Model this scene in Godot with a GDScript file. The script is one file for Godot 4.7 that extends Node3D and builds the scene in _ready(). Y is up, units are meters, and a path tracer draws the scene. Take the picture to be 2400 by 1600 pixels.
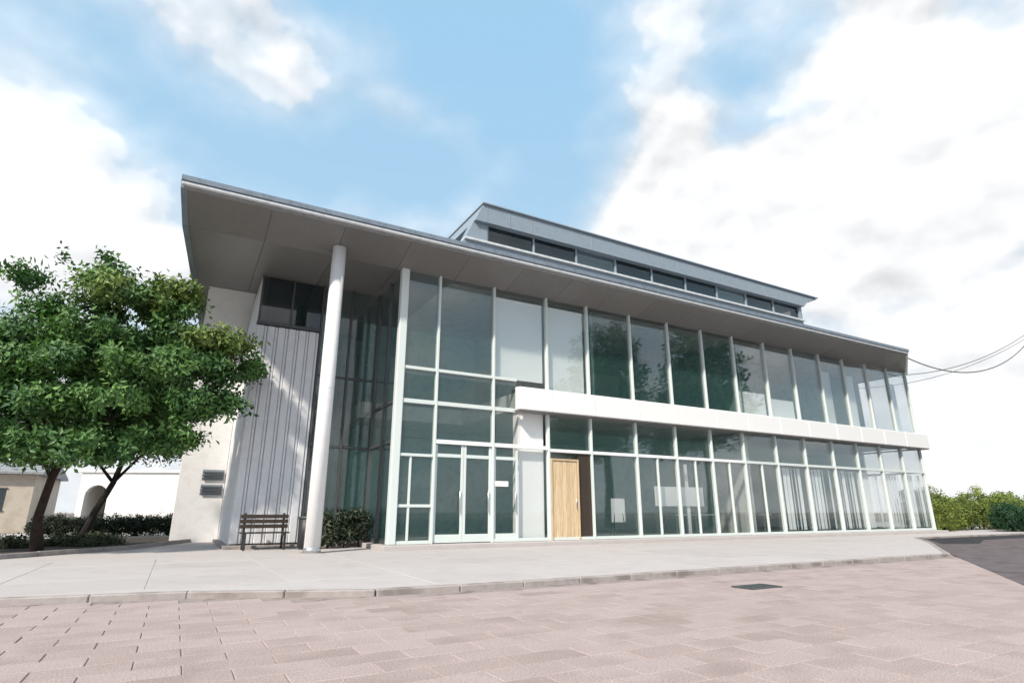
extends Node3D
# x runs along the glass front, z points out of it towards the street, y is up; the glass corner stands at the origin.

var rng := RandomNumberGenerator.new()
var M := {}
var box_cache := {}
var taken := {}
var tex_cache := {}

# ---------------------------------------------------------------- helpers
func lin(r: float, g: float, b: float) -> Color:
	return Color(r, g, b).linear_to_srgb()

func tag(o: Node, label: String, category: String, group := "") -> Node:
	o.set_meta("label", label)
	o.set_meta("category", category)
	if group != "":
		o.set_meta("group", group)
	return o

func numbered(called: String) -> String:
	if not taken.has(called):
		taken[called] = 0
		return called
	taken[called] += 1
	return "%s_%03d" % [called, taken[called]]

func thing(called: String, at: Vector3, label: String, category: String, group := "") -> Node3D:
	var o := Node3D.new()
	o.name = numbered(called)
	add_child(o)
	o.position = at
	tag(o, label, category, group)
	return o

func structure(called: String) -> Node3D:
	var o := Node3D.new()
	o.name = called
	o.set_meta("kind", "structure")
	add_child(o)
	return o

func part(called: String, parent: Node) -> Node3D:
	var o := Node3D.new()
	o.name = called
	parent.add_child(o, true)
	return o

func put(called: String, mesh: Mesh, m: Material, parent: Node, at := Vector3.ZERO) -> MeshInstance3D:
	var o := MeshInstance3D.new()
	o.name = called
	o.mesh = mesh
	o.material_override = m
	parent.add_child(o, true)
	o.position = at
	return o

func bevel_box(size: Vector3, c: float) -> Mesh:
	var key := "%.4f_%.4f_%.4f_%.4f" % [size.x, size.y, size.z, c]
	if box_cache.has(key):
		return box_cache[key]
	var h := size * 0.5
	c = minf(c, minf(h.x, minf(h.y, h.z)) * 0.6)
	var st := SurfaceTool.new()
	st.begin(Mesh.PRIMITIVE_TRIANGLES)
	st.set_smooth_group(-1)
	var faces := []
	for ax in 3:
		var b := (ax + 1) % 3
		var d := (ax + 2) % 3
		for s in [-1.0, 1.0]:
			var pts := []
			for q in [[-1, -1], [1, -1], [1, 1], [-1, 1]]:
				var p := Vector3.ZERO
				p[ax] = s * h[ax]
				p[b] = q[0] * (h[b] - c)
				p[d] = q[1] * (h[d] - c)
				pts.append(p)
			faces.append(pts)
	for ax in 3:                                    # the twelve chamfers
		var b := (ax + 1) % 3
		var d := (ax + 2) % 3
		for s in [-1.0, 1.0]:
			for t in [-1.0, 1.0]:
				var pts := []
				for q in [[-1, 0], [1, 0], [1, 1], [-1, 1]]:
					var p := Vector3.ZERO
					p[ax] = q[0] * (h[ax] - c)
					p[b] = s * (h[b] - (c if q[1] == 0 else 0.0))
					p[d] = t * (h[d] - (0.0 if q[1] == 0 else c))
					pts.append(p)
				faces.append(pts)
	for s in [-1.0, 1.0]:
		for t in [-1.0, 1.0]:
			for w in [-1.0, 1.0]:
				faces.append([Vector3(s * h.x, t * (h.y - c), w * (h.z - c)), Vector3(s * (h.x - c), t * h.y, w * (h.z - c)), Vector3(s * (h.x - c), t * (h.y - c), w * h.z)])
	for f in faces:
		var mid := Vector3.ZERO
		for p in f:
			mid += p
		var n: Vector3 = (f[1] - f[0]).cross(f[2] - f[0])
		if n.dot(mid) > 0.0:
			f.reverse()
		for k in range(1, f.size() - 1):
			st.add_vertex(f[0]); st.add_vertex(f[k]); st.add_vertex(f[k + 1])
	st.generate_normals()
	var mesh := st.commit()
	box_cache[key] = mesh
	return mesh

# a bevelled box between two corners
func bx(called: String, a: Vector3, b: Vector3, m: Material, parent: Node, c := 0.006) -> MeshInstance3D:
	var lo := Vector3(minf(a.x, b.x), minf(a.y, b.y), minf(a.z, b.z))
	var hi := Vector3(maxf(a.x, b.x), maxf(a.y, b.y), maxf(a.z, b.z))
	return put(called, bevel_box((hi - lo), c), m, parent, (lo + hi) * 0.5)

# polygon in two axes swept along the third: axis 1 = up (polygon x,z), axis 2 = z (polygon x,y), axis 0 = x (polygon z,y)
func sweep(poly: PackedVector2Array, lo: float, hi: float, axis: int) -> Mesh:
	if Geometry2D.is_polygon_clockwise(poly):
		poly.reverse()
	var st := SurfaceTool.new()
	st.begin(Mesh.PRIMITIVE_TRIANGLES)
	st.set_smooth_group(-1)
	var at := func(p: Vector2, w: float) -> Vector3:
		if axis == 1:
			return Vector3(p.x, w, p.y)
		if axis == 2:
			return Vector3(p.x, p.y, w)
		return Vector3(w, p.y, p.x)
	var flip := axis != 2
	var tri := Geometry2D.triangulate_polygon(poly)
	for k in range(0, tri.size(), 3):
		var t := [poly[tri[k]], poly[tri[k + 1]], poly[tri[k + 2]]]
		if (t[1] - t[0]).cross(t[2] - t[0]) < 0:
			t = [t[0], t[2], t[1]]
		var top := [at.call(t[0], hi), at.call(t[2], hi), at.call(t[1], hi)]
		var bottom := [at.call(t[0], lo), at.call(t[1], lo), at.call(t[2], lo)]
		for q in [top, bottom]:
			if flip:
				q.reverse()
			for p in q:
				st.add_vertex(p)
	for k in poly.size():
		var p: Vector2 = poly[k]
		var q: Vector2 = poly[(k + 1) % poly.size()]
		var quad := [at.call(p, lo), at.call(p, hi), at.call(q, hi), at.call(q, lo)]
		if flip:
			quad.reverse()
		for i in [0, 1, 2, 0, 2, 3]:
			st.add_vertex(quad[i])
	st.generate_normals()
	return st.commit()

func poly(a: Array) -> PackedVector2Array:
	var r := PackedVector2Array()
	for p in a:
		r.append(Vector2(p[0], p[1]))
	return r

# a convex solid from 8 corners: bottom four then top four, both in the same turn
func hexa(p: Array) -> Mesh:
	var st := SurfaceTool.new()
	st.begin(Mesh.PRIMITIVE_TRIANGLES)
	st.set_smooth_group(-1)
	var mid := Vector3.ZERO
	for q in p:
		mid += q / 8.0
	for f in [[0, 1, 2, 3], [4, 5, 6, 7], [0, 1, 5, 4], [1, 2, 6, 5], [2, 3, 7, 6], [3, 0, 4, 7]]:
		var v := [p[f[0]], p[f[1]], p[f[2]], p[f[3]]]
		var n: Vector3 = (v[1] - v[0]).cross(v[2] - v[0])
		if n.dot(v[0] + v[2] - 2.0 * mid) > 0.0:
			v.reverse()
		for i in [0, 1, 2, 0, 2, 3]:
			st.add_vertex(v[i])
	st.generate_normals()
	return st.commit()

func tube_into(st: SurfaceTool, pts: Array, radii: Array, sides := 10, wobble := 0.0) -> void:
	var rings := []
	for i in pts.size():
		var d: Vector3 = (pts[mini(i + 1, pts.size() - 1)] - pts[maxi(i - 1, 0)]).normalized()
		var a := d.cross(Vector3.FORWARD if absf(d.z) < 0.8 else Vector3.RIGHT).normalized()
		var b := d.cross(a)
		var ring := []
		for k in sides:
			var w := TAU * k / sides
			var r: float = radii[i] * (1.0 + wobble * sin(3.0 * w + i * 1.7))
			ring.append(pts[i] + (a * cos(w) + b * sin(w)) * r)
		rings.append(ring)
	for i in pts.size() - 1:
		for k in sides:
			var l := (k + 1) % sides
			for v in [rings[i][k], rings[i + 1][k], rings[i + 1][l], rings[i][k], rings[i + 1][l], rings[i][l]]:
				st.add_vertex(v)
	for k in range(1, sides - 1):
		for v in [rings[0][0], rings[0][k], rings[0][k + 1]]:
			st.add_vertex(v)
		var e: Array = rings[-1]
		for v in [e[0], e[k + 1], e[k]]:
			st.add_vertex(v)

func tube(pts: Array, radii: Array, sides := 10, wobble := 0.0) -> Mesh:
	var st := SurfaceTool.new()
	st.begin(Mesh.PRIMITIVE_TRIANGLES)
	st.set_smooth_group(1)
	tube_into(st, pts, radii, sides, wobble)
	st.index()
	st.generate_normals()
	return st.commit()

# ---------------------------------------------------------------- materials
func noise_tex(freq: float, seed_: int, ramp: Array, size := 512, kind := FastNoiseLite.TYPE_SIMPLEX_SMOOTH, octaves := 4) -> NoiseTexture2D:
	var n := FastNoiseLite.new()
	n.seed = seed_
	n.noise_type = kind
	n.frequency = freq
	n.fractal_octaves = octaves
	var t := NoiseTexture2D.new()
	t.width = size
	t.height = size
	t.seamless = true
	t.noise = n
	var g := Gradient.new()
	g.offsets = PackedFloat32Array()
	g.colors = PackedColorArray()
	var offs := PackedFloat32Array()
	var cols := PackedColorArray()
	for k in ramp.size():
		offs.append(ramp[k][0])
		cols.append(ramp[k][1])
	g.offsets = offs
	g.colors = cols
	t.color_ramp = g
	return t

func bump_tex(freq: float, seed_: int, strength: float, size := 512, kind := FastNoiseLite.TYPE_SIMPLEX_SMOOTH) -> NoiseTexture2D:
	var n := FastNoiseLite.new()
	n.seed = seed_
	n.noise_type = kind
	n.frequency = freq
	n.fractal_octaves = 4
	var t := NoiseTexture2D.new()
	t.width = size
	t.height = size
	t.seamless = true
	t.as_normal_map = true
	t.bump_strength = strength
	t.noise = n
	return t

func plain(c: Color, rough := 0.6, metal := 0.0, spec := 0.5) -> StandardMaterial3D:
	var m := StandardMaterial3D.new()
	m.albedo_color = c
	m.roughness = rough
	m.metallic = metal
	m.metallic_specular = spec
	return m

func nearest(v: float, steps: Array) -> float:
	var best: float = steps[0]
	for s in steps:
		if absf(s - v) < absf(best - v):
			best = s
	return best

func shared(key: String, make: Callable) -> Texture2D:
	if not tex_cache.has(key):
		tex_cache[key] = make.call()
	return tex_cache[key]

# base colour with fine grain (tile metres) and coarse patches (patch metres); textures are shared, offset by seed
func grained(c: Color, vary: float, tile: float, patch: float, patch_vary: float, rough: float, bump: float, seed_: int, freq := 0.03) -> StandardMaterial3D:
	var m := plain(c, rough)
	vary = nearest(vary, [0.03, 0.08, 0.15, 0.24, 0.42])
	freq = nearest(freq, [0.045, 0.09])
	patch_vary = nearest(patch_vary, [0.03, 0.07, 0.11, 0.2])
	m.albedo_texture = shared("grain_%.2f_%.3f" % [vary, freq], func() -> Texture2D: return noise_tex(freq, 11, [[0.15, Color(1.0 - vary, 1.0 - vary, 1.0 - vary)], [0.85, Color(1, 1, 1)]]))
	m.uv1_triplanar = true
	m.uv1_world_triplanar = true
	m.uv1_scale = Vector3.ONE / tile
	m.uv1_offset = Vector3(seed_ * 0.137, seed_ * 0.071, seed_ * 0.213)
	m.detail_enabled = true
	m.detail_blend_mode = BaseMaterial3D.BLEND_MODE_MUL
	m.detail_uv_layer = BaseMaterial3D.DETAIL_UV_2
	m.uv2_triplanar = true
	m.uv2_world_triplanar = true
	m.uv2_scale = Vector3.ONE / patch
	m.uv2_offset = Vector3(seed_ * 0.31, seed_ * 0.17, seed_ * 0.41)
	m.detail_albedo = shared("patch_%.2f" % patch_vary, func() -> Texture2D: return noise_tex(0.016, 18, [[0.2, Color(1.0 - patch_vary, 1.0 - patch_vary * 1.05, 1.0 - patch_vary * 1.1)], [0.55, Color(1, 1, 1)], [0.9, Color(1.0 - patch_vary * 0.4, 1.0 - patch_vary * 0.45, 1.0 - patch_vary * 0.5)]]))
	if bump > 0.0:
		m.normal_enabled = true
		m.normal_texture = shared("bump_%.3f" % freq, func() -> Texture2D: return bump_tex(freq * 1.5, 14, 6.0))
		m.normal_scale = bump
	return m

func glass(c: Color, alpha: float) -> StandardMaterial3D:
	var m := plain(Color(c.r, c.g, c.b, alpha), 0.02, 0.0, 0.6)
	m.transparency = BaseMaterial3D.TRANSPARENCY_ALPHA
	return m

func materials() -> void:
	for k in 4:
		var t: float = [0.0, 0.018, -0.02, 0.008][k]
		M["plaza%d" % k] = grained(lin(0.545 + t * 1.6, 0.432 + t * 1.5, 0.41 + t * 1.6), 0.22, 0.9, 9.0, 0.07, 0.85, 0.35, 11 + k * 20, 0.09)
		M["paving%d" % k] = grained(lin(0.58 + t, 0.535 + t, 0.525 + t), 0.16, 0.8, 8.0, 0.05, 0.85, 0.25, 15 + k * 20, 0.08)
	M.ground = grained(lin(0.40, 0.35, 0.32), 0.25, 1.2, 9.0, 0.2, 0.95, 0.4, 101)
	M.joint = grained(lin(0.42, 0.35, 0.33), 0.2, 0.5, 4.0, 0.2, 0.95, 0.3, 104)
	M.kerb = grained(lin(0.50, 0.45, 0.44), 0.2, 0.6, 5.0, 0.2, 0.85, 0.3, 107, 0.07)
	M.asphalt = grained(lin(0.25, 0.205, 0.215), 0.35, 0.6, 6.0, 0.25, 0.9, 0.6, 110, 0.1)
	M.asphalt_shade = grained(lin(0.035, 0.033, 0.04), 0.3, 0.6, 6.0, 0.2, 0.9, 0.6, 113, 0.1)  # asphalt darkened to carry the shade beside the far kerb
	M.soil = grained(lin(0.075, 0.055, 0.04), 0.5, 0.8, 5.0, 0.3, 0.98, 0.8, 116, 0.06)
	M.render = grained(lin(0.82, 0.82, 0.83), 0.06, 1.0, 4.0, 0.03, 0.85, 0.15, 120, 0.06)
	M.house = grained(lin(0.80, 0.80, 0.79), 0.06, 1.0, 6.0, 0.03, 0.9, 0.15, 122, 0.06)
	M.beige = grained(lin(0.50, 0.44, 0.37), 0.1, 1.0, 6.0, 0.07, 0.9, 0.2, 124, 0.06)
	M.band = plain(lin(0.80, 0.80, 0.80), 0.45)
	M.column = grained(lin(0.82, 0.82, 0.83), 0.03, 0.9, 2.5, 0.03, 0.4, 0.04, 128, 0.05)
	M.cladding = grained(lin(0.74, 0.75, 0.79), 0.08, 1.1, 6.0, 0.05, 0.6, 0.15, 130, 0.05)
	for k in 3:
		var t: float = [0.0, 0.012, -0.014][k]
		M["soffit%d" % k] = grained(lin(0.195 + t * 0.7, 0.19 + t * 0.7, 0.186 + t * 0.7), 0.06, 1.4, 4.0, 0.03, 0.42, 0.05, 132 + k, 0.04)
	M.cap = grained(lin(0.21, 0.26, 0.32), 0.08, 1.0, 3.0, 0.1, 0.4, 0.04, 136, 0.05)
	M.gutter = grained(lin(0.68, 0.71, 0.74), 0.06, 1.0, 3.0, 0.08, 0.4, 0.04, 138, 0.05)
	M.metal = grained(lin(0.27, 0.33, 0.39), 0.06, 1.2, 3.5, 0.03, 0.42, 0.05, 140, 0.05)
	M.roof = grained(lin(0.3, 0.31, 0.32), 0.1, 1.2, 3.5, 0.1, 0.8, 0.1, 142, 0.05)
	M.frame = plain(lin(0.62, 0.68, 0.67), 0.4)
	M.frame_white = plain(lin(0.8, 0.82, 0.82), 0.4)
	M.frame_dark = plain(lin(0.06, 0.065, 0.07), 0.45)
	M.glass = glass(lin(0.085, 0.205, 0.20), 0.11)
	M.glass_inner = glass(lin(0.05, 0.16, 0.14), 0.01)
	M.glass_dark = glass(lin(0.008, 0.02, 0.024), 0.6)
	M.glass_clear = glass(lin(0.06, 0.2, 0.18), 0.05)
	M.inner_wall = grained(lin(0.48, 0.52, 0.50), 0.06, 1.2, 4.0, 0.08, 0.9, 0.0, 144)
	M.partition = grained(lin(0.20, 0.32, 0.30), 0.1, 1.2, 4.0, 0.1, 0.9, 0.0, 146)
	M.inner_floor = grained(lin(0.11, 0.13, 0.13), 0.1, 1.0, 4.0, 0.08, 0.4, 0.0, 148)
	M.blind = plain(lin(0.74, 0.79, 0.79), 0.8)
	M.white = plain(lin(0.82, 0.83, 0.83), 0.55)
	M.steel = plain(lin(0.6, 0.6, 0.6), 0.3, 0.9)
	M.black = plain(lin(0.025, 0.025, 0.028), 0.5)
	M.bark = grained(lin(0.085, 0.055, 0.042), 0.5, 0.5, 2.0, 0.25, 0.95, 1.0, 150, 0.06)
	M.bark_dark = grained(lin(0.035, 0.03, 0.026), 0.5, 0.5, 2.0, 0.25, 0.95, 1.0, 152, 0.06)
	M.pole = grained(lin(0.22, 0.21, 0.2), 0.2, 0.8, 3.0, 0.2, 0.9, 0.2, 154)
	for k in 3:
		var t: float = [0.0, 0.06, -0.05][k]
		var w := plain(lin(0.64 + t, 0.50 + t * 0.8, 0.33 + t * 0.6), 0.5)
		w.albedo_texture = noise_tex(0.02, 160 + k, [[0.2, Color(0.88, 0.85, 0.81)], [0.6, Color(1, 1, 1)], [0.8, Color(0.94, 0.92, 0.89)]])
		w.uv1_triplanar = true
		w.uv1_world_triplanar = true
		w.uv1_scale = Vector3(2.2, 0.13, 2.2)
		M["wood%d" % k] = w
	var d := plain(lin(0.06, 0.042, 0.03), 0.6)
	d.albedo_texture = noise_tex(0.02, 170, [[0.2, Color(0.6, 0.58, 0.55)], [0.8, Color(1, 1, 1)]])
	d.uv1_triplanar = true
	d.uv1_world_triplanar = true
	d.uv1_scale = Vector3(0.7, 7.0, 7.0)
	M.dark_wood = d
	var leaf := plain(Color(1, 1, 1), 0.55)
	leaf.vertex_color_use_as_albedo = true
	leaf.cull_mode = BaseMaterial3D.CULL_DISABLED
	leaf.backlight_enabled = true
	leaf.backlight = Color(0.55, 0.6, 0.3)
	M.leaf = leaf

# ---------------------------------------------------------------- foliage
func sprig_mesh(leaves: int, length: float, width: float, spread: float, seed_: int) -> Mesh:
	var r := RandomNumberGenerator.new()
	r.seed = seed_
	var st := SurfaceTool.new()
	st.begin(Mesh.PRIMITIVE_TRIANGLES)
	st.set_smooth_group(-1)
	for k in leaves:
		var t := (k + 0.5) / leaves
		var root := Vector3(0, (t - 0.5) * spread, 0)
		var turn := k * 2.4 + r.randf_range(-0.4, 0.4)
		var dir := Vector3(cos(turn), r.randf_range(-0.25, 0.7), sin(turn)).normalized()
		var side := dir.cross(Vector3.UP).normalized()
		side = (side + Vector3.UP * r.randf_range(-0.5, 0.5)).normalized()
		var up := side.cross(dir)
		var l := length * r.randf_range(0.7, 1.2)
		var w := width * r.randf_range(0.8, 1.15)
		var a := root + dir * 0.03
		var mid := a + dir * l * 0.45 - up * w * 0.22
		var tip := a + dir * l - Vector3.UP * l * 0.18
		var p := a + dir * l * 0.42 + side * w * 0.5
		var q := a + dir * l * 0.42 - side * w * 0.5
		for v in [a, p, mid, p, tip, mid, a, mid, q, mid, tip, q]:
			st.add_vertex(v)
	st.generate_normals()
	return st.commit()

# leaf sprigs through a set of rounded volumes [centre, radii, share]
func foliage(called: String, parent: Node, blobs: Array, count: int, mesh: Mesh, dark: Color, light: Color, seed_: int, gap := 0.0, scale_ := Vector2(0.7, 1.3), shell := 0.42) -> MultiMeshInstance3D:
	var r := RandomNumberGenerator.new()
	r.seed = seed_
	var n := FastNoiseLite.new()
	n.seed = seed_
	n.frequency = 0.55
	n.fractal_octaves = 2
	var total := 0.0
	for b in blobs:
		total += b[2]
	var placed := []
	var tries := 0
	while placed.size() < count and tries < count * 6:
		tries += 1
		var pick := r.randf() * total
		var blob: Array = blobs[0]
		for b in blobs:
			pick -= b[2]
			if pick <= 0.0:
				blob = b
				break
		var d := Vector3(r.randfn(), r.randfn(), r.randfn()).normalized()
		var rad := pow(r.randf(), shell)
		rad *= 1.0 + 0.28 * n.get_noise_3dv(d * 2.2 + blob[0])
		var p: Vector3 = blob[0] + d * blob[1] * rad
		if n.get_noise_3dv(p * 1.6) < gap:
			continue
		var axis := (d + Vector3(r.randfn(), r.randfn() + 0.4, r.randfn()) * 0.8).normalized()
		var x := axis.cross(Vector3(r.randfn(), r.randfn(), r.randfn())).normalized()
		var s := r.randf_range(scale_.x, scale_.y)
		var basis_ := Basis(x, axis, x.cross(axis)).scaled(Vector3(s, s, s))
		var tone := clampf(0.45 + 0.35 * n.get_noise_3dv(p * 0.9 + Vector3(9, 4, 2)) + r.randfn() * 0.22, 0.0, 1.0)
		placed.append([Transform3D(basis_, p), dark.lerp(light, tone)])
	var mm := MultiMesh.new()
	mm.transform_format = MultiMesh.TRANSFORM_3D
	mm.use_colors = true
	mm.mesh = mesh
	mm.instance_count = placed.size()
	for k in placed.size():
		mm.set_instance_transform(k, placed[k][0])
		mm.set_instance_color(k, placed[k][1])
	var o := MultiMeshInstance3D.new()
	o.name = called
	o.multimesh = mm
	o.material_override = M.leaf
	o.set_meta("kind", "stuff")
	parent.add_child(o, true)
	return o

func tree(called: String, at: Vector3, label: String, lean: Array, limbs: Array, bark: Material, radius: float) -> Node3D:
	var t := thing(called, at, label, "tree", "trees beside the building")
	var st := SurfaceTool.new()
	st.begin(Mesh.PRIMITIVE_TRIANGLES)
	st.set_smooth_group(1)
	var radii := []
	for k in lean.size():
		radii.append(radius * lerpf(1.0, 0.55, float(k) / (lean.size() - 1)) * (1.35 if k == 0 else 1.0))
	tube_into(st, lean, radii, 12, 0.06)
	for l in limbs:
		var a: Vector3 = l[0]
		var b: Vector3 = l[1]
		var m1 := a.lerp(b, 0.4) + Vector3(0, 0.25, 0)
		tube_into(st, [a, m1, b], [radius * 0.45, radius * 0.3, radius * 0.1], 7, 0.05)
		for k in 3:
			var e := m1.lerp(b, 0.3 * k) + Vector3(rng.randf_range(-1, 1), rng.randf_range(0.1, 0.9), rng.randf_range(-1, 1)) * 0.9
			tube_into(st, [m1.lerp(b, 0.3 * k), e], [radius * 0.16, radius * 0.05], 5)
	st.index()
	st.generate_normals()
	put("trunk", st.commit(), bark, t)
	return t

# ---------------------------------------------------------------- scene
func _ready() -> void:
	rng.seed = 20240611
	var cam := Camera3D.new()
	cam.position = Vector3(-5.19, 0.85, 15.96)
	cam.rotation = Vector3(deg_to_rad(16.504), deg_to_rad(-29.29), 0)
	cam.fov = 2.0 * rad_to_deg(atan(800.0 / 1350.0))
	cam.far = 3000.0
	add_child(cam)
	cam.current = true

	var env := Environment.new()
	env.background_mode = Environment.BG_SKY
	env.tonemap_mode = Environment.TONE_MAPPER_LINEAR
	env.tonemap_exposure = 1.42
	env.sdfgi_enabled = true
	env.ssao_enabled = true
	env.ssil_enabled = true
	var sky := Sky.new()
	var pan := PanoramaSkyMaterial.new()
	pan.panorama = sky_image()
	sky.sky_material = pan
	env.sky = sky
	env.background_energy_multiplier = 1.0
	var we := WorldEnvironment.new()
	we.environment = env
	add_child(we)

	var sun := DirectionalLight3D.new()
	sun.light_energy = 1.2
	sun.light_color = Color(1.0, 0.96, 0.9)
	sun.light_angular_distance = 2.5
	sun.shadow_enabled = true
	add_child(sun)
	sun.look_at_from_position(Vector3(-0.63, 0.64, 0.44) * 100.0, Vector3.ZERO)

	materials()
	setting()
	building()
	surroundings()
	objects()

# air and clouds for every direction
func sky_image() -> ImageTexture:
	var W := 2048
	var H := 1024
	var n := FastNoiseLite.new()
	n.seed = 5
	n.frequency = 1.0
	n.fractal_octaves = 6
	n.fractal_gain = 0.52
	var n2 := FastNoiseLite.new()
	n2.seed = 77
	n2.frequency = 1.0
	n2.fractal_octaves = 3
	# cloud banks: direction (azimuth from straight along the front's normal, elevation, degrees), half sizes, weight, softness
	var banks := []
	for b in BANKS:
		banks.append([deg_to_rad(b[0]), deg_to_rad(b[1]), deg_to_rad(b[2]), deg_to_rad(b[3]), b[4]])
	var data := PackedByteArray()
	data.resize(W * H * 3)
	for j in H:
		var el := PI * 0.5 - PI * (j + 0.5) / H
		var below := el < -0.02
		var y := sin(el)
		var air := Color(0.255, 0.44, 0.615).lerp(Color(0.49, 0.60, 0.675), pow(clampf(1.0 - maxf(y, 0.0), 0.0, 1.0), 2.6))
		for i in W:
			var at := (j * W + i) * 3
			if below:
				var g := Color(0.62, 0.6, 0.58).linear_to_srgb()
				data[at] = int(g.r * 255.0); data[at + 1] = int(g.g * 255.0); data[at + 2] = int(g.b * 255.0)
				continue
			var az := TAU * (i + 0.5) / W
			var d := Vector3(sin(az) * cos(el), y, -cos(az) * cos(el))
			var q := Vector3(d.x, d.y * 1.5, d.z)
			var f := n.get_noise_3dv(q * 3.4)
			var soft := n2.get_noise_3dv(q * 1.5 + Vector3(3, 1, 7))
			var bias := soft * 0.5 - 0.10 + 0.42 * pow(1.0 - clampf(y * 1.25, 0.0, 1.0), 1.6)
			for b in banks:
				var da: float = wrapf(az - b[0], -PI, PI) * cos(el)
				var de: float = el - b[1]
				var e: float = da * da / (b[2] * b[2]) + de * de / (b[3] * b[3])
				if e < 6.0:
					bias += b[4] * exp(-e)
			var dens := f * 0.95 + bias
			var c := smoothstep(0.04, 0.26, dens)
			c = c * (0.72 + 0.28 * smoothstep(0.25, 0.6, dens))
			var veil := smoothstep(-0.5, 0.5, bias * 0.9 + f * 0.6) * 0.62
			var n3 := n.get_noise_3dv(q * 3.4 + Vector3(-0.05, 0.10, 0.03))
			var lit := 0.93 + (f - n3) * 0.52 + soft * 0.12 + 0.05 * smoothstep(0.2, 0.8, dens)
			var cloud := Color(0.745 * lit, 0.755 * lit, 0.77 * lit)
			var col := air.lerp(cloud, maxf(c, veil)).linear_to_srgb()
			data[at] = int(clampf(col.r, 0, 1) * 255.0)
			data[at + 1] = int(clampf(col.g, 0, 1) * 255.0)
			data[at + 2] = int(clampf(col.b, 0, 1) * 255.0)
	return ImageTexture.create_from_image(Image.create_from_data(W, H, false, Image.FORMAT_RGB8, data))

const BANKS := [
	[-20, 28, 5, 4, 0.6], [-15, 24, 5, 4, 0.45], [-9, 21, 6, 3.5, 0.4], [-6, 17, 8, 3.5, 0.25], [-16, 16, 12, 5, 0.2],
	[-2, 41, 7, 3.5, 0.38], [1, 37, 5, 3, 0.3], [9, 42, 4, 2, 0.2], [16, 38, 4, 2, 0.26], [20, 36, 3.5, 1.8, 0.26],
	[27, 43, 9, 6, -0.55], [34, 37, 6, 6, -0.6], [7, 32, 10, 3.5, -0.45], [24, 31, 10, 3, -0.4], [-6, 30, 6, 3.5, -0.5], [-11, 35, 5, 3, -0.35], [2, 26, 8, 3, -0.3],
	[48, 35.5, 3.2, 3.4, 0.8], [44, 31, 4.5, 3.5, 0.8], [50, 30, 6, 4.5, 0.85], [41, 26, 6, 3, 0.65], [57, 26, 8, 6, 0.75], [66, 22, 10, 8, 0.7],
	[72, 32, 9, 8, 0.5], [68, 39, 7, 4, 0.6], [47, 45, 4, 2, 0.4], [54, 38.5, 4, 2.0, -0.4], [61, 40, 2.5, 1.5, -0.3], [57, 34, 6, 1.3, -0.55], [56, 44, 5, 3, 0.35], [72, 12, 14, 5, 0.5], [74, 27, 20, 17, 0.3], [56, 22, 12, 7, 0.3],
]

# where the kerb's street face runs
func kerb_z(x: float) -> float:
	var line := [[-40.0, 2.3], [-14.0, 5.65], [-7.0, 6.55], [-4.9, 7.0], [-3.8, 7.5], [-2.75, 7.95], [-1.6, 8.05], [60.0, 8.05]]
	for k in line.size() - 1:
		if x <= line[k + 1][0]:
			return lerpf(line[k][1], line[k + 1][1], (x - line[k][0]) / (line[k + 1][0] - line[k][0]))
	return 8.05

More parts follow.
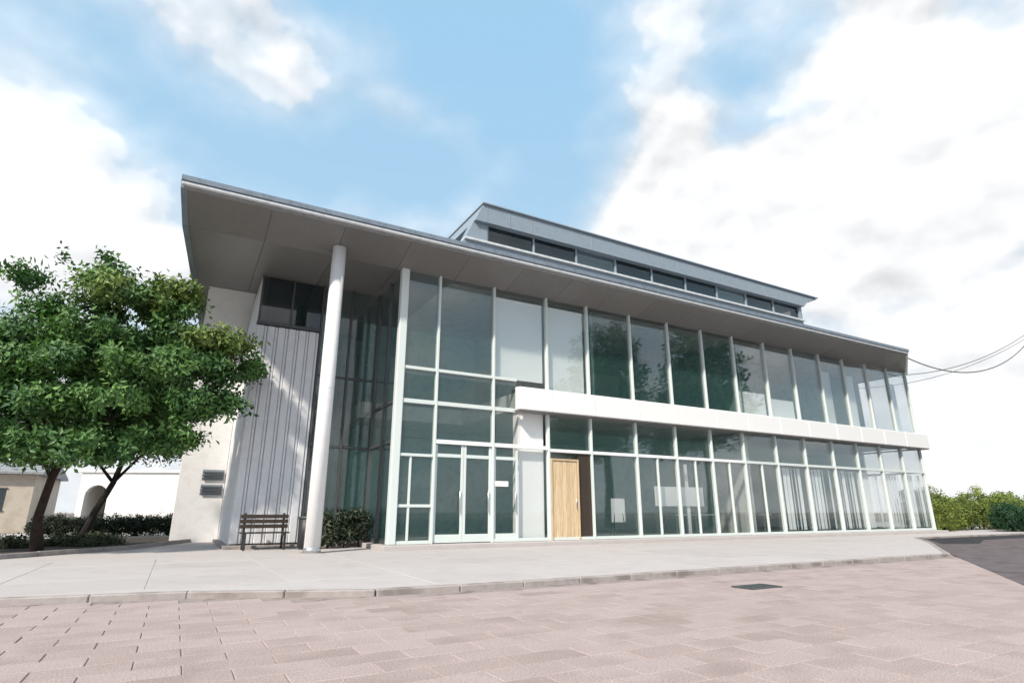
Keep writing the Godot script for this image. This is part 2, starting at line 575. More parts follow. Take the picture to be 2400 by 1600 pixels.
func setting() -> void:
	var g := structure("ground")
	put("ground_sheet", sweep(poly([[-900, -900], [900, -900], [900, 900], [-900, 900]]), -1.0, -0.33, 1), M.ground, g)

	# street paving: cast slabs with open joints
	var plaza := structure("plaza")
	put("bedding", sweep(poly([[-40, 4.0], [60, 4.0], [60, 40], [-40, 40]]), -0.36, -0.2, 1), M.joint, plaza)
	# running bond of pavers; the three hundred that show largest are pieces of their own
	var eye := Vector3(-5.19, 0.85, 15.96)
	var look := Basis.from_euler(Vector3(deg_to_rad(16.504), deg_to_rad(-29.29), 0)).inverse()
	var all := []
	for j in range(-9, 36):
		for i in 54:
			var p := Vector3(-17.0 + i * 0.6 + (0.3 if absi(j) % 2 else 0.0), -0.2245, 8.27 + j * 0.3)
			if p.z - 0.15 < maxf(kerb_z(p.x - 0.3), kerb_z(p.x + 0.3)) + 0.115:
				continue
			var v := look * (p - eye)
			var seen := v.z < -0.3 and absf(v.x / v.z) < 0.93 and absf(v.y / v.z) < 0.64
			all.append([-p.distance_to(eye) if seen else -1000.0, p])
	all.sort_custom(func(a, c): return a[0] > c[0])
	var paver := bevel_box(Vector3(0.595, 0.07, 0.295), 0.006)
	var rest := []
	for k in all.size():
		var p: Vector3 = all[k][1] + Vector3(0, rng.randf_range(-0.002, 0.002), 0)
		var turn := Basis.from_euler(Vector3(rng.randf_range(-0.004, 0.004), 0, rng.randf_range(-0.003, 0.003)))
		if k < 300:
			var o := put("paver", paver, M["plaza%d" % rng.randi_range(0, 3)], plaza, p)
			o.basis = turn
		else:
			rest.append([rng.randi_range(0, 3), Transform3D(turn, p)])
	for q in 4:
		var some := rest.filter(func(a): return a[0] == q)
		var mm := MultiMesh.new()
		mm.transform_format = MultiMesh.TRANSFORM_3D
		mm.mesh = paver
		mm.instance_count = some.size()
		for k in some.size():
			mm.set_instance_transform(k, some[k][1])
		var o := MultiMeshInstance3D.new()
		o.name = "paver_field"
		o.multimesh = mm
		o.material_override = M["plaza%d" % q]
		o.set_meta("kind", "stuff")
		plaza.add_child(o, true)
	bx("outer_paving", Vector3(-40, -0.335, 19.2), Vector3(60, -0.192, 40), M.plaza0, plaza)
	bx("outer_paving", Vector3(-40, -0.335, 6.2), Vector3(-17.4, -0.192, 19.19), M.plaza1, plaza)
	bx("outer_paving", Vector3(15.4, -0.335, 8.12), Vector3(60, -0.205, 19.19), M.plaza1, plaza)

	# light forecourt in front of the glass
	var fore := structure("forecourt")
	var edge := [[-40, 4.4], [-14, 5.6], [-7, 6.5], [-4.9, 6.95], [-3.8, 7.45], [-2.8, 7.9], [-1.6, 8.0], [11.6, 8.0], [17, 5.0], [21, 2.5], [60, 2.0], [60, -45], [-40, -45]]
	put("base_course", sweep(poly(edge), -0.36, -0.128, 1), M.paving1, fore)
	for i in range(-7, 16):
		for j in 5:
			var x := i * 1.8
			var z := 0.56 + j * 1.46
			if x + 1.8 > 11.6 and z + 1.46 > 8.0 - (x + 1.8 - 11.6) * 0.56 - 0.16:
				continue
			if kerb_z(x) < z + 1.53 or kerb_z(x + 1.8) < z + 1.53:
				continue
			var dy := rng.randf_range(-0.002, 0.002)
			bx("paving_slab", Vector3(x, -0.2, z), Vector3(x + 1.793, -0.12 + dy, z + 1.453), M["paving%d" % rng.randi_range(0, 3)], fore, 0.004)
	bx("paving_field", Vector3(-40, -0.2, -45), Vector3(-0.4, -0.1225, 0.55), M.paving1, fore)

	var kerb := structure("kerb")
	var line := [Vector3(-14, 0, 5.65), Vector3(-7, 0, 6.55), Vector3(-4.9, 0, 7.0), Vector3(-3.8, 0, 7.5), Vector3(-2.75, 0, 7.95), Vector3(-1.6, 0, 8.05), Vector3(11.55, 0, 8.05), Vector3(16.95, 0, 5.05), Vector3(20.98, 0, 2.55), Vector3(52, 0, 2.05)]
	for s in line.size() - 1:
		var a: Vector3 = line[s]
		var b: Vector3 = line[s + 1]
		var len_ := a.distance_to(b)
		var cnt := int(round(len_ / 1.0))
		for k in cnt:
			var p := a.lerp(b, (k + 0.5) / cnt)
			var o := put("kerb_stone", bevel_box(Vector3(len_ / cnt - 0.008, 0.24, 0.13), 0.014), M.kerb, kerb, Vector3(p.x, -0.236 + rng.randf_range(-0.003, 0.003), p.z))
			o.rotation.y = -atan2(b.z - a.z, b.x - a.x)

	var road := structure("road")
	put("asphalt", sweep(poly([[11.75, 8.12], [17.1, 5.13], [21.05, 2.65], [90, 2.14], [90, 60], [22, 60], [-3, 17.0], [6, 11.6]]), -0.3, -0.182, 1), M.asphalt, road)
	put("shade_strip", sweep(poly([[17.6, 5.1], [21.4, 2.75], [60, 2.35], [60, 3.9], [22.4, 4.3], [19, 5.6]]), -0.26, -0.177, 1), M.asphalt_shade, road)  # shade along the far kerb, painted as a darker strip of road

	var bed := structure("planting_bed")
	put("soil", sweep(poly([[-30, 2.6], [-9.5, 0.3], [-6.2, -3.6], [-4.4, -8.0], [-4.4, -11.5], [-30, -11.5]]), -0.2, -0.06, 1), M.soil, bed)
	var brim := [Vector3(-22, 0, 1.8), Vector3(-9.5, 0, 0.36), Vector3(-6.15, 0, -3.55), Vector3(-4.33, 0, -8.0)]
	for s in brim.size() - 1:
		var a: Vector3 = brim[s]
		var b: Vector3 = brim[s + 1]
		var len_ := a.distance_to(b)
		var cnt := int(round(len_ / 0.9))
		for k in cnt:
			var p := a.lerp(b, (k + 0.5) / cnt)
			var o := put("edging_stone", bevel_box(Vector3(len_ / cnt - 0.01, 0.2, 0.09), 0.012), M.kerb, bed, Vector3(p.x, -0.11 + rng.randf_range(-0.004, 0.004), p.z))
			o.rotation.y = -atan2(b.z - a.z, b.x - a.x)

const BAYS := [0.0, 1.15, 3.08, 5.12, 6.85, 8.85, 10.78, 12.65, 14.5, 16.5, 18.42, 20.42, 22.3, 24.2, 26.1, 27.9]

func building() -> void:
	var b := thing("glass_building", Vector3.ZERO, "two-storey glass-fronted building with a wide overhanging grey roof", "building")
	# --- shell
	bx("plinth", Vector3(-0.35, -0.3, -10.6), Vector3(28.1, 0.0, 0.5), M.paving2, b, 0.012)
	bx("plinth", Vector3(-3.95, -0.3, -10.6), Vector3(-0.352, -0.03, -2.2), M.kerb, b, 0.012)
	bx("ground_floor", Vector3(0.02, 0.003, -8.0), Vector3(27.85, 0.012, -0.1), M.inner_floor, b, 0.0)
	bx("floor_slab", Vector3(3.95, 4.05, -8.0), Vector3(27.85, 4.6, -0.08), M.inner_wall, b)
	bx("floor_slab", Vector3(0.02, 4.05, -8.0), Vector3(3.94, 4.6, -4.2), M.inner_wall, b)
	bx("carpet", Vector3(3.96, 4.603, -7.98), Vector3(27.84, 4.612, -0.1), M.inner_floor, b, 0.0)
	bx("rear_wall", Vector3(-3.6, -0.2, -10.5), Vector3(28.0, 8.0, -10.2), M.render, b)
	bx("inner_wall", Vector3(0.02, 0.012, -8.2), Vector3(27.85, 7.95, -8.0), M.inner_wall, b)
	bx("inner_wall", Vector3(7.1, 4.6, -7.99), Vector3(7.22, 7.9, -0.15), M.partition, b)
	bx("inner_wall", Vector3(0.3, 0.013, -6.6), Vector3(8.8, 4.04, -6.45), M.partition, b)
	bx("inner_wall", Vector3(14.9, 4.62, -7.9), Vector3(15.02, 7.9, -0.15), M.partition, b)
	bx("inner_wall", Vector3(15.03, 4.62, -2.6), Vector3(27.8, 7.9, -2.45), M.partition, b)
	bx("inner_wall", Vector3(0.3, 4.62, -5.6), Vector3(5.0, 7.9, -5.45), M.partition, b)
	bx("inner_wall", Vector3(15.0, 0.012, -6.0), Vector3(15.15, 4.04, -0.3), M.inner_wall, b)
	bx("end_wall", Vector3(27.9, -0.2, -10.5), Vector3(28.1, 8.0, -3.0), M.render, b)
	bx("side_wall", Vector3(-3.8, -0.03, -10.5), Vector3(-3.6, 8.0, -2.62), M.render, b, 0.01)

	# --- white wing wall that curves over into the soffit
	var wing := part("wing_wall", b)
	bx("wall", Vector3(-5.25, -0.2, -7.5), Vector3(-3.81, 5.2, -7.2), M.render, wing, 0.01)
	var cove := [[-7.2, 5.202]]
	for k in range(1, 17):
		var t := PI - PI * 0.5 * k / 16.0
		cove.append([-4.4 + 2.8 * cos(t), 5.202 + 2.8 * sin(t)])
	cove.append_array([[-4.4, 8.015], [-7.5, 8.015], [-7.5, 5.202]])
	put("cove", sweep(poly(cove), -5.25, -3.81, 0), M.render, wing)
	for y in [1.42, 1.92]:
		var lw := part("louvred_window", wing)
		bx("recess", Vector3(-4.55, y, -7.199), Vector3(-3.87, y + 0.36, -7.19), M.metal, lw, 0.001)
		for k in 3:
			var o := bx("louvre", Vector3(-4.55, y + 0.05 + 0.11 * k, -7.18), Vector3(-3.87, y + 0.06 + 0.11 * k, -7.1), M.frame_dark, lw, 0.002)
			o.rotation.x = 0.6
	# --- fluted wall set back beside the glass corner
	var w := part("cladding_wall", b)
	bx("backing", Vector3(-3.6, 0.0, -2.75), Vector3(-1.96, 6.4, -2.62), M.cladding, w)
	var x := -3.8
	while x < -2.1:
		bx("cladding_panel", Vector3(x + 0.006, 0.0, -2.6), Vector3(x + 0.222, 6.38, -2.5), M.cladding, w, 0.02)
		bx("cladding_rib", Vector3(x + 0.232, 0.0, -2.6), Vector3(x + 0.304, 6.38, -2.53), M.cladding, w, 0.012)
		x += 0.31
	bx("ledge", Vector3(-3.82, 6.4, -2.62), Vector3(-1.93, 6.5, -2.44), M.frame_dark, w)
	# glazed bay between the cladding and the glass corner
	var gb := part("recess_window", b)
	for k in 2:
		var gx := -1.93 + k * 0.95
		bx("mullion", Vector3(gx, 0.0, -2.66), Vector3(gx + 0.06, 8.0, -2.5), M.frame_dark, gb)
		for y in [[0.06, 2.76], [2.84, 4.96], [5.04, 7.98]]:
			bx("pane", Vector3(gx + 0.062, y[0], -2.59), Vector3(gx + 0.945, y[1], -2.57), M.glass, gb, 0.002)
	for y in [0.0, 2.77, 4.97]:
		bx("transom", Vector3(-1.865, y, -2.64), Vector3(-0.09, y + 0.06, -2.54), M.frame_dark, gb)
	var cl := part("clerestory_window", b)
	for k in 2:
		bx("pane", Vector3(-3.78 + k * 0.93, 6.5, -2.58), Vector3(-2.87 + k * 0.93, 7.98, -2.56), M.glass_dark, cl, 0.002)
		bx("frame", Vector3(-3.8 + k * 0.93, 6.5, -2.6), Vector3(-3.74 + k * 0.93, 7.99, -2.52), M.frame_dark, cl)

	# --- round white column
	var col := part("column", b)
	put("shaft", tube([Vector3(0, 0, 0), Vector3(0, 8.15, 0)], [0.2, 0.19], 28), M.column, col)
	put("footing", tube([Vector3(0, -0.2, 0), Vector3(0, -0.085, 0)], [0.3, 0.3], 28), M.kerb, col)
	put("collar", tube([Vector3(0, -0.085, 0), Vector3(0, 0.03, 0)], [0.215, 0.212], 28), M.steel, col)
	put("joint_ring", tube([Vector3(0, 4.02, 0), Vector3(0, 4.035, 0)], [0.199, 0.199], 28), M.gutter, col)
	col.position = Vector3(-2.12, -0.02, 0.36)

	roof(b)
	roof_monitor(b)
	front(b)

func roof(b: Node3D) -> void:
	var r := part("roof", b)
	# outline at the eave (front) and the gables; both gables run slightly askew
	put("deck", sweep(poly([[-6.1, 1.42], [25.55, 1.42], [28.3, -0.1], [28.3, -11.0], [-5.2, -11.0]]), 8.36, 8.56, 1), M.roof, r)
	put("cap", hexa([Vector3(-6.17, 8.5, 1.36), Vector3(-6.17, 8.5, 1.53), Vector3(25.62, 8.5, 1.53), Vector3(25.62, 8.5, 1.36), Vector3(-6.17, 8.63, 1.36), Vector3(-6.17, 8.63, 1.53), Vector3(25.62, 8.63, 1.53), Vector3(25.62, 8.63, 1.36)]), M.cap, r)
	bx("gutter", Vector3(-6.15, 8.4, 1.4), Vector3(25.6, 8.495, 1.5), M.gutter, r, 0.02)
	# gable trims
	var trim := func(a: Vector2, c: Vector2, y0a: float, y0c: float) -> Mesh:
		var n := (c - a).orthogonal().normalized() * 0.07
		return hexa([Vector3(a.x - n.x, y0a, a.y - n.y), Vector3(a.x + n.x, y0a, a.y + n.y), Vector3(c.x + n.x, y0c, c.y + n.y), Vector3(c.x - n.x, y0c, c.y - n.y),
			Vector3(a.x - n.x, 8.62, a.y - n.y), Vector3(a.x + n.x, 8.62, a.y + n.y), Vector3(c.x + n.x, 8.62, c.y + n.y), Vector3(c.x - n.x, 8.62, c.y - n.y)])
	put("gable_trim", trim.call(Vector2(-6.1, 1.35), Vector2(-6.0, 0.0), 8.37, 7.99), M.cap, r)
	put("gable_trim", trim.call(Vector2(-6.0, -0.02), Vector2(-5.18, -11.0), 7.99, 7.99), M.cap, r)
	put("gable_trim", trim.call(Vector2(25.6, 1.38), Vector2(28.28, -0.1), 8.38, 7.99), M.gutter, r)
	put("gable_trim", trim.call(Vector2(28.3, -0.2), Vector2(28.3, -11.0), 7.99, 7.99), M.cap, r)
	# soffit boards, rising towards the eave
	var xs := []
	var q := -5.98
	while q < 28.2:
		xs.append(q)
		q += 1.9
	xs.append(28.2)
	for k in xs.size() - 1:
		var a: float = xs[k] + 0.005
		var c: float = xs[k + 1] - 0.005
		var m: Material = M["soffit%d" % (k % 3)]
		var fa := a
		var fc := c
		if k == 0:
			fa = -6.09
		fc = minf(fc, 25.5)
		if fa < 25.4:
			put("soffit_panel", hexa([Vector3(a, 8.02, -0.02), Vector3(fa, 8.385, 1.4), Vector3(fc, 8.385, 1.4), Vector3(c if c < 25.5 else c, 8.02, -0.02),
				Vector3(a, 8.05, -0.02), Vector3(fa, 8.41, 1.4), Vector3(fc, 8.41, 1.4), Vector3(c, 8.05, -0.02)]), m, r)
		elif fa < 28.0:
			put("soffit_panel", hexa([Vector3(a, 8.02, -0.02), Vector3(25.52, 8.385, 1.395), Vector3(25.53, 8.385, 1.39), Vector3(c, 8.02, -0.02),
				Vector3(a, 8.05, -0.02), Vector3(25.52, 8.41, 1.395), Vector3(25.53, 8.41, 1.39), Vector3(c, 8.05, -0.02)]), m, r)
		var back := -10.95 if c < 0.0 or a < 0.0 else -0.3
		var al := a
		if k == 0:
			put("soffit_panel", hexa([Vector3(-5.96, 8.02, -0.03), Vector3(c, 8.02, -0.03), Vector3(c, 8.02, back), Vector3(-5.13, 8.02, back),
				Vector3(-5.96, 8.05, -0.03), Vector3(c, 8.05, -0.03), Vector3(c, 8.05, back), Vector3(-5.13, 8.05, back)]), m, r)
		else:
			bx("soffit_panel", Vector3(al, 8.02, back), Vector3(c, 8.05, -0.03), m, r, 0.002)
	bx("ceiling", Vector3(0.3, 8.021, -10.9), Vector3(28.1, 8.06, -0.31), M.inner_wall, r, 0.0)

func roof_monitor(b: Node3D) -> void:
	var r := part("roof_monitor", b)
	put("wall", sweep(poly([[1.86, 8.56], [21.3, 8.56], [21.3, 10.12], [2.4, 10.12]]), -6.0, -1.0, 2), M.metal, r)
	put("sill", sweep(poly([[2.38, 10.12], [21.34, 10.12], [21.34, 10.2], [2.41, 10.2]]), -1.3, -0.9, 2), M.gutter, r)
	put("fascia", sweep(poly([[2.74, 10.9], [21.32, 10.9], [21.7, 11.25], [22.4, 11.45], [22.3, 11.52], [3.05, 11.6]]), -6.2, -0.84, 2), M.metal, r)
	put("roof_sheet", sweep(poly([[3.0, 11.602], [22.5, 11.52], [22.5, 11.56], [3.0, 11.65]]), -6.3, -0.76, 2), M.metal, r)
	put("end_post", sweep(poly([[2.43, 10.2], [3.3, 10.2], [3.3, 10.9], [2.74, 10.9]]), -1.5, -1.0, 2), M.metal, r)
	bx("end_post", Vector3(21.1, 10.2, -1.5), Vector3(21.3, 10.92, -1.0), M.metal, r)
	bx("rear_panel", Vector3(3.3, 10.2, -6.0), Vector3(21.1, 10.92, -5.8), M.metal, r)
	for k in 9:
		var a := 3.3 + k * 1.978
		bx("window_post", Vector3(a, 10.2, -1.16), Vector3(a + 0.07, 10.92, -1.05), M.metal, r)
		bx("pane", Vector3(a + 0.075, 10.205, -1.13), Vector3(a + 1.97, 10.915, -1.11), M.glass_dark if k % 4 != 2 else M.glass, r, 0.002)
	# standing seams on the fascia
	for k in 20:
		bx("seam", Vector3(3.2 + k * 0.94, 10.94, -0.842), Vector3(3.215 + k * 0.94, 11.5, -0.825), M.metal, r, 0.002)

func front(b: Node3D) -> void:
	# corner post and mullions, floor to soffit
	bx("corner_post", Vector3(-0.13, 0.0, -0.13), Vector3(0.11, 8.06, 0.09), M.frame, b, 0.02)
	for k in range(1, BAYS.size()):
		var x: float = BAYS[k]
		var top := 4.0 if x > 4.0 else 8.06
		bx("mullion", Vector3(x - 0.035, 0.0, -0.1), Vector3(x + 0.035, top, 0.06), M.frame, b)
		if x > 4.0:
			bx("mullion", Vector3(x - 0.035, 4.66, -0.1), Vector3(x + 0.035, 8.06, 0.06), M.frame, b)
	var transom := func(x0: float, x1: float, y: float, h: float, m: Material) -> void:
		bx("transom", Vector3(x0, y - h * 0.5, -0.09), Vector3(x1, y + h * 0.5, 0.05), m, b)
	for k in 3:
		var a: float = BAYS[k] + 0.037
		var c: float = BAYS[k + 1] - 0.037
		if k == 2:
			c = 3.92
		if k == 0:
			a = 0.112
		transom.call(a, c, 4.97, 0.09, M.frame)
		transom.call(a, c, 3.97, 0.12, M.frame)
	transom.call(0.112, 1.113, 2.42, 0.08, M.frame)
	transom.call(1.187, 3.043, 2.84, 0.12, M.frame_white)
	transom.call(3.117, 5.083, 2.84, 0.12, M.frame_white)
	for k in range(3, 15):
		var a: float = BAYS[k] + 0.037
		var c: float = BAYS[k + 1] - 0.037
		transom.call(a, c, 2.78, 0.1, M.frame_white if k < 8 else M.frame)
		transom.call(a, c, 0.05, 0.09, M.frame)
		transom.call(a, c, 4.72, 0.1, M.frame)
	transom.call(3.117, 5.083, 0.05, 0.09, M.frame)
	transom.call(0.112, 1.113, 0.05, 0.09, M.frame)
	bx("transom", Vector3(3.92, 4.66, -0.09), Vector3(5.08, 4.76, 0.05), M.frame, b)

	# panes, one window for each bay and storey
	for k in 15:
		var a: float = BAYS[k] + 0.037
		var c: float = BAYS[k + 1] - 0.037
		if k == 0:
			a = 0.112
		var win := part("window", b)
		if k < 3:
			var cc := c if k < 2 else 3.92
			bx("pane", Vector3(a, 5.02, -0.03), Vector3(c, 8.02, -0.01), M.glass if k < 2 else M.glass_clear, win, 0.002)
			bx("pane", Vector3(a, 4.04, -0.03), Vector3(cc, 4.92, -0.01), M.glass, win, 0.002)
			bx("pane", Vector3(a, 2.91, -0.03), Vector3(cc, 3.9, -0.01), M.glass, win, 0.002)
		else:
			bx("pane", Vector3(a, 4.78, -0.03), Vector3(c, 8.02, -0.01), M.glass_clear if k in [3, 8, 9, 12, 14] else M.glass, win, 0.002)
			bx("pane", Vector3(a, 2.84, -0.03), Vector3(c, 3.94, -0.01), M.glass, win, 0.002)
		if k in [2, 3]:                                   # roller blinds let down
			bx("blind", Vector3(a + 0.05, 4.66 if k > 2 else 5.02, -0.17), Vector3(c - 0.05, 7.72, -0.16), M.blind, win, 0.001)
			bx("blind_roll", Vector3(a + 0.05, 7.72, -0.2), Vector3(c - 0.05, 7.8, -0.12), M.white, win, 0.02)
		elif k in [8, 9]:
			bx("blind", Vector3(a + 0.05, 4.66, -0.17), Vector3(c - 0.05, 5.75 - 0.15 * (k - 8), -0.16), M.blind, win, 0.001)
		elif k in [11, 12, 14]:
			bx("blind", Vector3(a + 0.05, 4.66, -0.17), Vector3(c - 0.9, 7.3, -0.16), M.blind, win, 0.001)
		if k in [0] or k > 3:
			bx("pane", Vector3(a, 0.1, -0.03), Vector3(c, 2.72 if k > 0 else 2.37, -0.01), M.glass_clear if k > 6 else M.glass, win, 0.002)
		if k == 0:
			bx("pane", Vector3(a, 2.47, -0.03), Vector3(c, 2.9, -0.01), M.glass, win, 0.002)
			bx("rail", Vector3(a, 0.98, -0.06), Vector3(c, 1.06, 0.03), M.frame, win)
			bx("frame", Vector3(0.42, 0.1, -0.06), Vector3(0.48, 2.38, 0.02), M.frame, win)
		if k > 8:                                         # vertical blinds
			var s := a + 0.12
			var j := 0
			while s < c - 0.1:
				j += 1
				if rng.randf() < 0.93:
					var o := put("blind_slat", bevel_box(Vector3(0.17, 2.5, 0.006), 0.001), M.blind, win, Vector3(s, 1.4, -0.22))
					o.rotation.y = rng.randf_range(-0.35, 0.5)
				s += 0.24
		elif k in [5, 6, 7, 8]:
			bx("door_frame", Vector3((a + c) * 0.5 - 0.03, 0.1, -0.06), Vector3((a + c) * 0.5 + 0.03, 2.72, 0.03), M.frame, win)

	for k in 15:
		var a: float = BAYS[k] + 0.04
		var c: float = BAYS[k + 1] - 0.04
		if k == 0:
			a = 0.115
		bx("inner_pane", Vector3(a, 4.8, -0.07), Vector3(c, 8.02, -0.06), M.glass_inner, b, 0.001)
		if k > 2:
			bx("inner_pane", Vector3(a, 0.1, -0.095), Vector3(c, 3.9, -0.085), M.glass_inner, b, 0.001)
	# glass return beside the set-back wall
	var side := part("side_window", b)
	for k in 2:
		var z0 := -2.48 + k * 1.2
		for y in [[0.1, 2.75], [2.85, 3.92], [4.04, 8.0]]:
			bx("pane", Vector3(-0.03, y[0], z0 + 0.04), Vector3(-0.01, y[1], z0 + 1.13), M.glass, side, 0.002)
		bx("mullion", Vector3(-0.08, 0.0, z0 - 0.035), Vector3(0.05, 8.02, z0 + 0.035), M.frame_dark, side)
	for y in [0.05, 2.8, 3.98]:
		bx("transom", Vector3(-0.07, y - 0.045, -2.44), Vector3(0.04, y + 0.045, -0.14), M.frame_dark, side)

	var gable := part("end_window", b)
	for k in 3:
		var z0 := -2.98 + k * 0.97
		for y in [[0.1, 2.75], [2.85, 3.92], [4.66, 8.0]]:
			bx("pane", Vector3(27.97, y[0], z0 + 0.04), Vector3(27.99, y[1], z0 + 0.93), M.glass, gable, 0.002)
		bx("mullion", Vector3(27.92, 0.0, z0 - 0.035), Vector3(28.05, 8.02, z0 + 0.035), M.frame, gable)
	for y in [0.05, 2.8, 3.98, 4.62]:
		bx("transom", Vector3(27.93, y - 0.045, -2.94), Vector3(28.04, y + 0.045, -0.12), M.frame, gable)

	# white band between the storeys
	var band := part("spandrel_band", b)
	var x0 := 3.82
	bx("soffit", Vector3(x0, 3.93, -0.06), Vector3(28.15, 3.96, 0.34), M.soffit0, band)
	for k in range(2, 15):
		var a: float = BAYS[k] + 0.004 if k > 2 else x0
		var c: float = BAYS[k + 1] - 0.004
		if k == 14:
			c = 28.2
		bx("panel", Vector3(a, 3.965, 0.1), Vector3(c, 4.7, 0.38), M.band, band, 0.025)

	# glazed entrance doors
	for d in [[1.19, 2.11], [2.12, 3.04], [3.12, 3.98]]:
		var door := part("door", b)
		var a: float = d[0]
		var c: float = d[1]
		bx("stile", Vector3(a, 0.02, -0.05), Vector3(a + 0.08, 2.76, 0.0), M.frame, door)
		bx("stile", Vector3(c - 0.08, 0.02, -0.05), Vector3(c, 2.76, 0.0), M.frame, door)
		bx("rail", Vector3(a + 0.082, 0.02, -0.05), Vector3(c - 0.082, 0.24, 0.0), M.frame, door)
		bx("rail", Vector3(a + 0.082, 2.4, -0.05), Vector3(c - 0.082, 2.5, 0.0), M.frame, door)
		bx("pane", Vector3(a + 0.08, 0.24, -0.03), Vector3(c - 0.08, 2.4, -0.015), M.glass, door, 0.002)
		bx("pane", Vector3(a + 0.08, 2.5, -0.03), Vector3(c - 0.08, 2.76, -0.015), M.glass, door, 0.002)
		put("handle", tube([Vector3(c - 0.12, 0.85, 0.05), Vector3(c - 0.12, 1.45, 0.05)], [0.016, 0.016], 8), M.steel, door)
	bx("sign_plate", Vector3(3.12, 1.6, 0.01), Vector3(3.62, 1.76, 0.03), M.white, b, 0.004)
	bx("inner_pier", Vector3(4.1, 0.012, -0.55), Vector3(5.06, 4.04, -0.2), M.white, b, 0.01)
	bx("pane", Vector3(4.0, 0.1, -0.03), Vector3(5.08, 2.76, -0.015), M.glass_clear, b, 0.002)

	# timber door
	var wd := part("timber_door", b)
	wd.set_meta("label", "light tan timber door of upright boards")
	bx("frame", Vector3(5.16, 0.0, -0.04), Vector3(5.22, 2.52, 0.08), M.wood2, wd)
	bx("frame", Vector3(6.2, 0.0, -0.04), Vector3(6.26, 2.52, 0.08), M.wood2, wd)
	bx("frame", Vector3(5.222, 2.46, -0.04), Vector3(6.198, 2.52, 0.08), M.wood2, wd)
	for k in 7:
		var a := 5.226 + k * 0.1385
		bx("board", Vector3(a, 0.02, -0.005), Vector3(a + 0.133, 2.455, 0.045 + 0.004 * (k % 2)), M["wood%d" % ([0, 1, 0, 1, 2, 0, 1][k])], wd, 0.008)
	put("handle", tube([Vector3(6.12, 0.95, 0.09), Vector3(6.12, 1.25, 0.09)], [0.014, 0.014], 8), M.steel, wd)
	bx("side_panel", Vector3(6.27, 0.0, -0.06), Vector3(6.81, 2.7, -0.02), M.dark_wood, b)

func house_window(h: Node3D, a: Vector3, c: Vector3, m: Material) -> void:
	var w := part("window", h)
	bx("pane", a + Vector3(0.04, 0.04, 0.0), Vector3(c.x - 0.04, c.y - 0.04, a.z + 0.01), m, w, 0.002)
	bx("frame", a + Vector3(0, 0, -0.02), Vector3(c.x, a.y + 0.05, a.z + 0.05), M.frame_dark, w)
	bx("frame", Vector3(a.x, c.y - 0.05, a.z - 0.02), Vector3(c.x, c.y, a.z + 0.05), M.frame_dark, w)

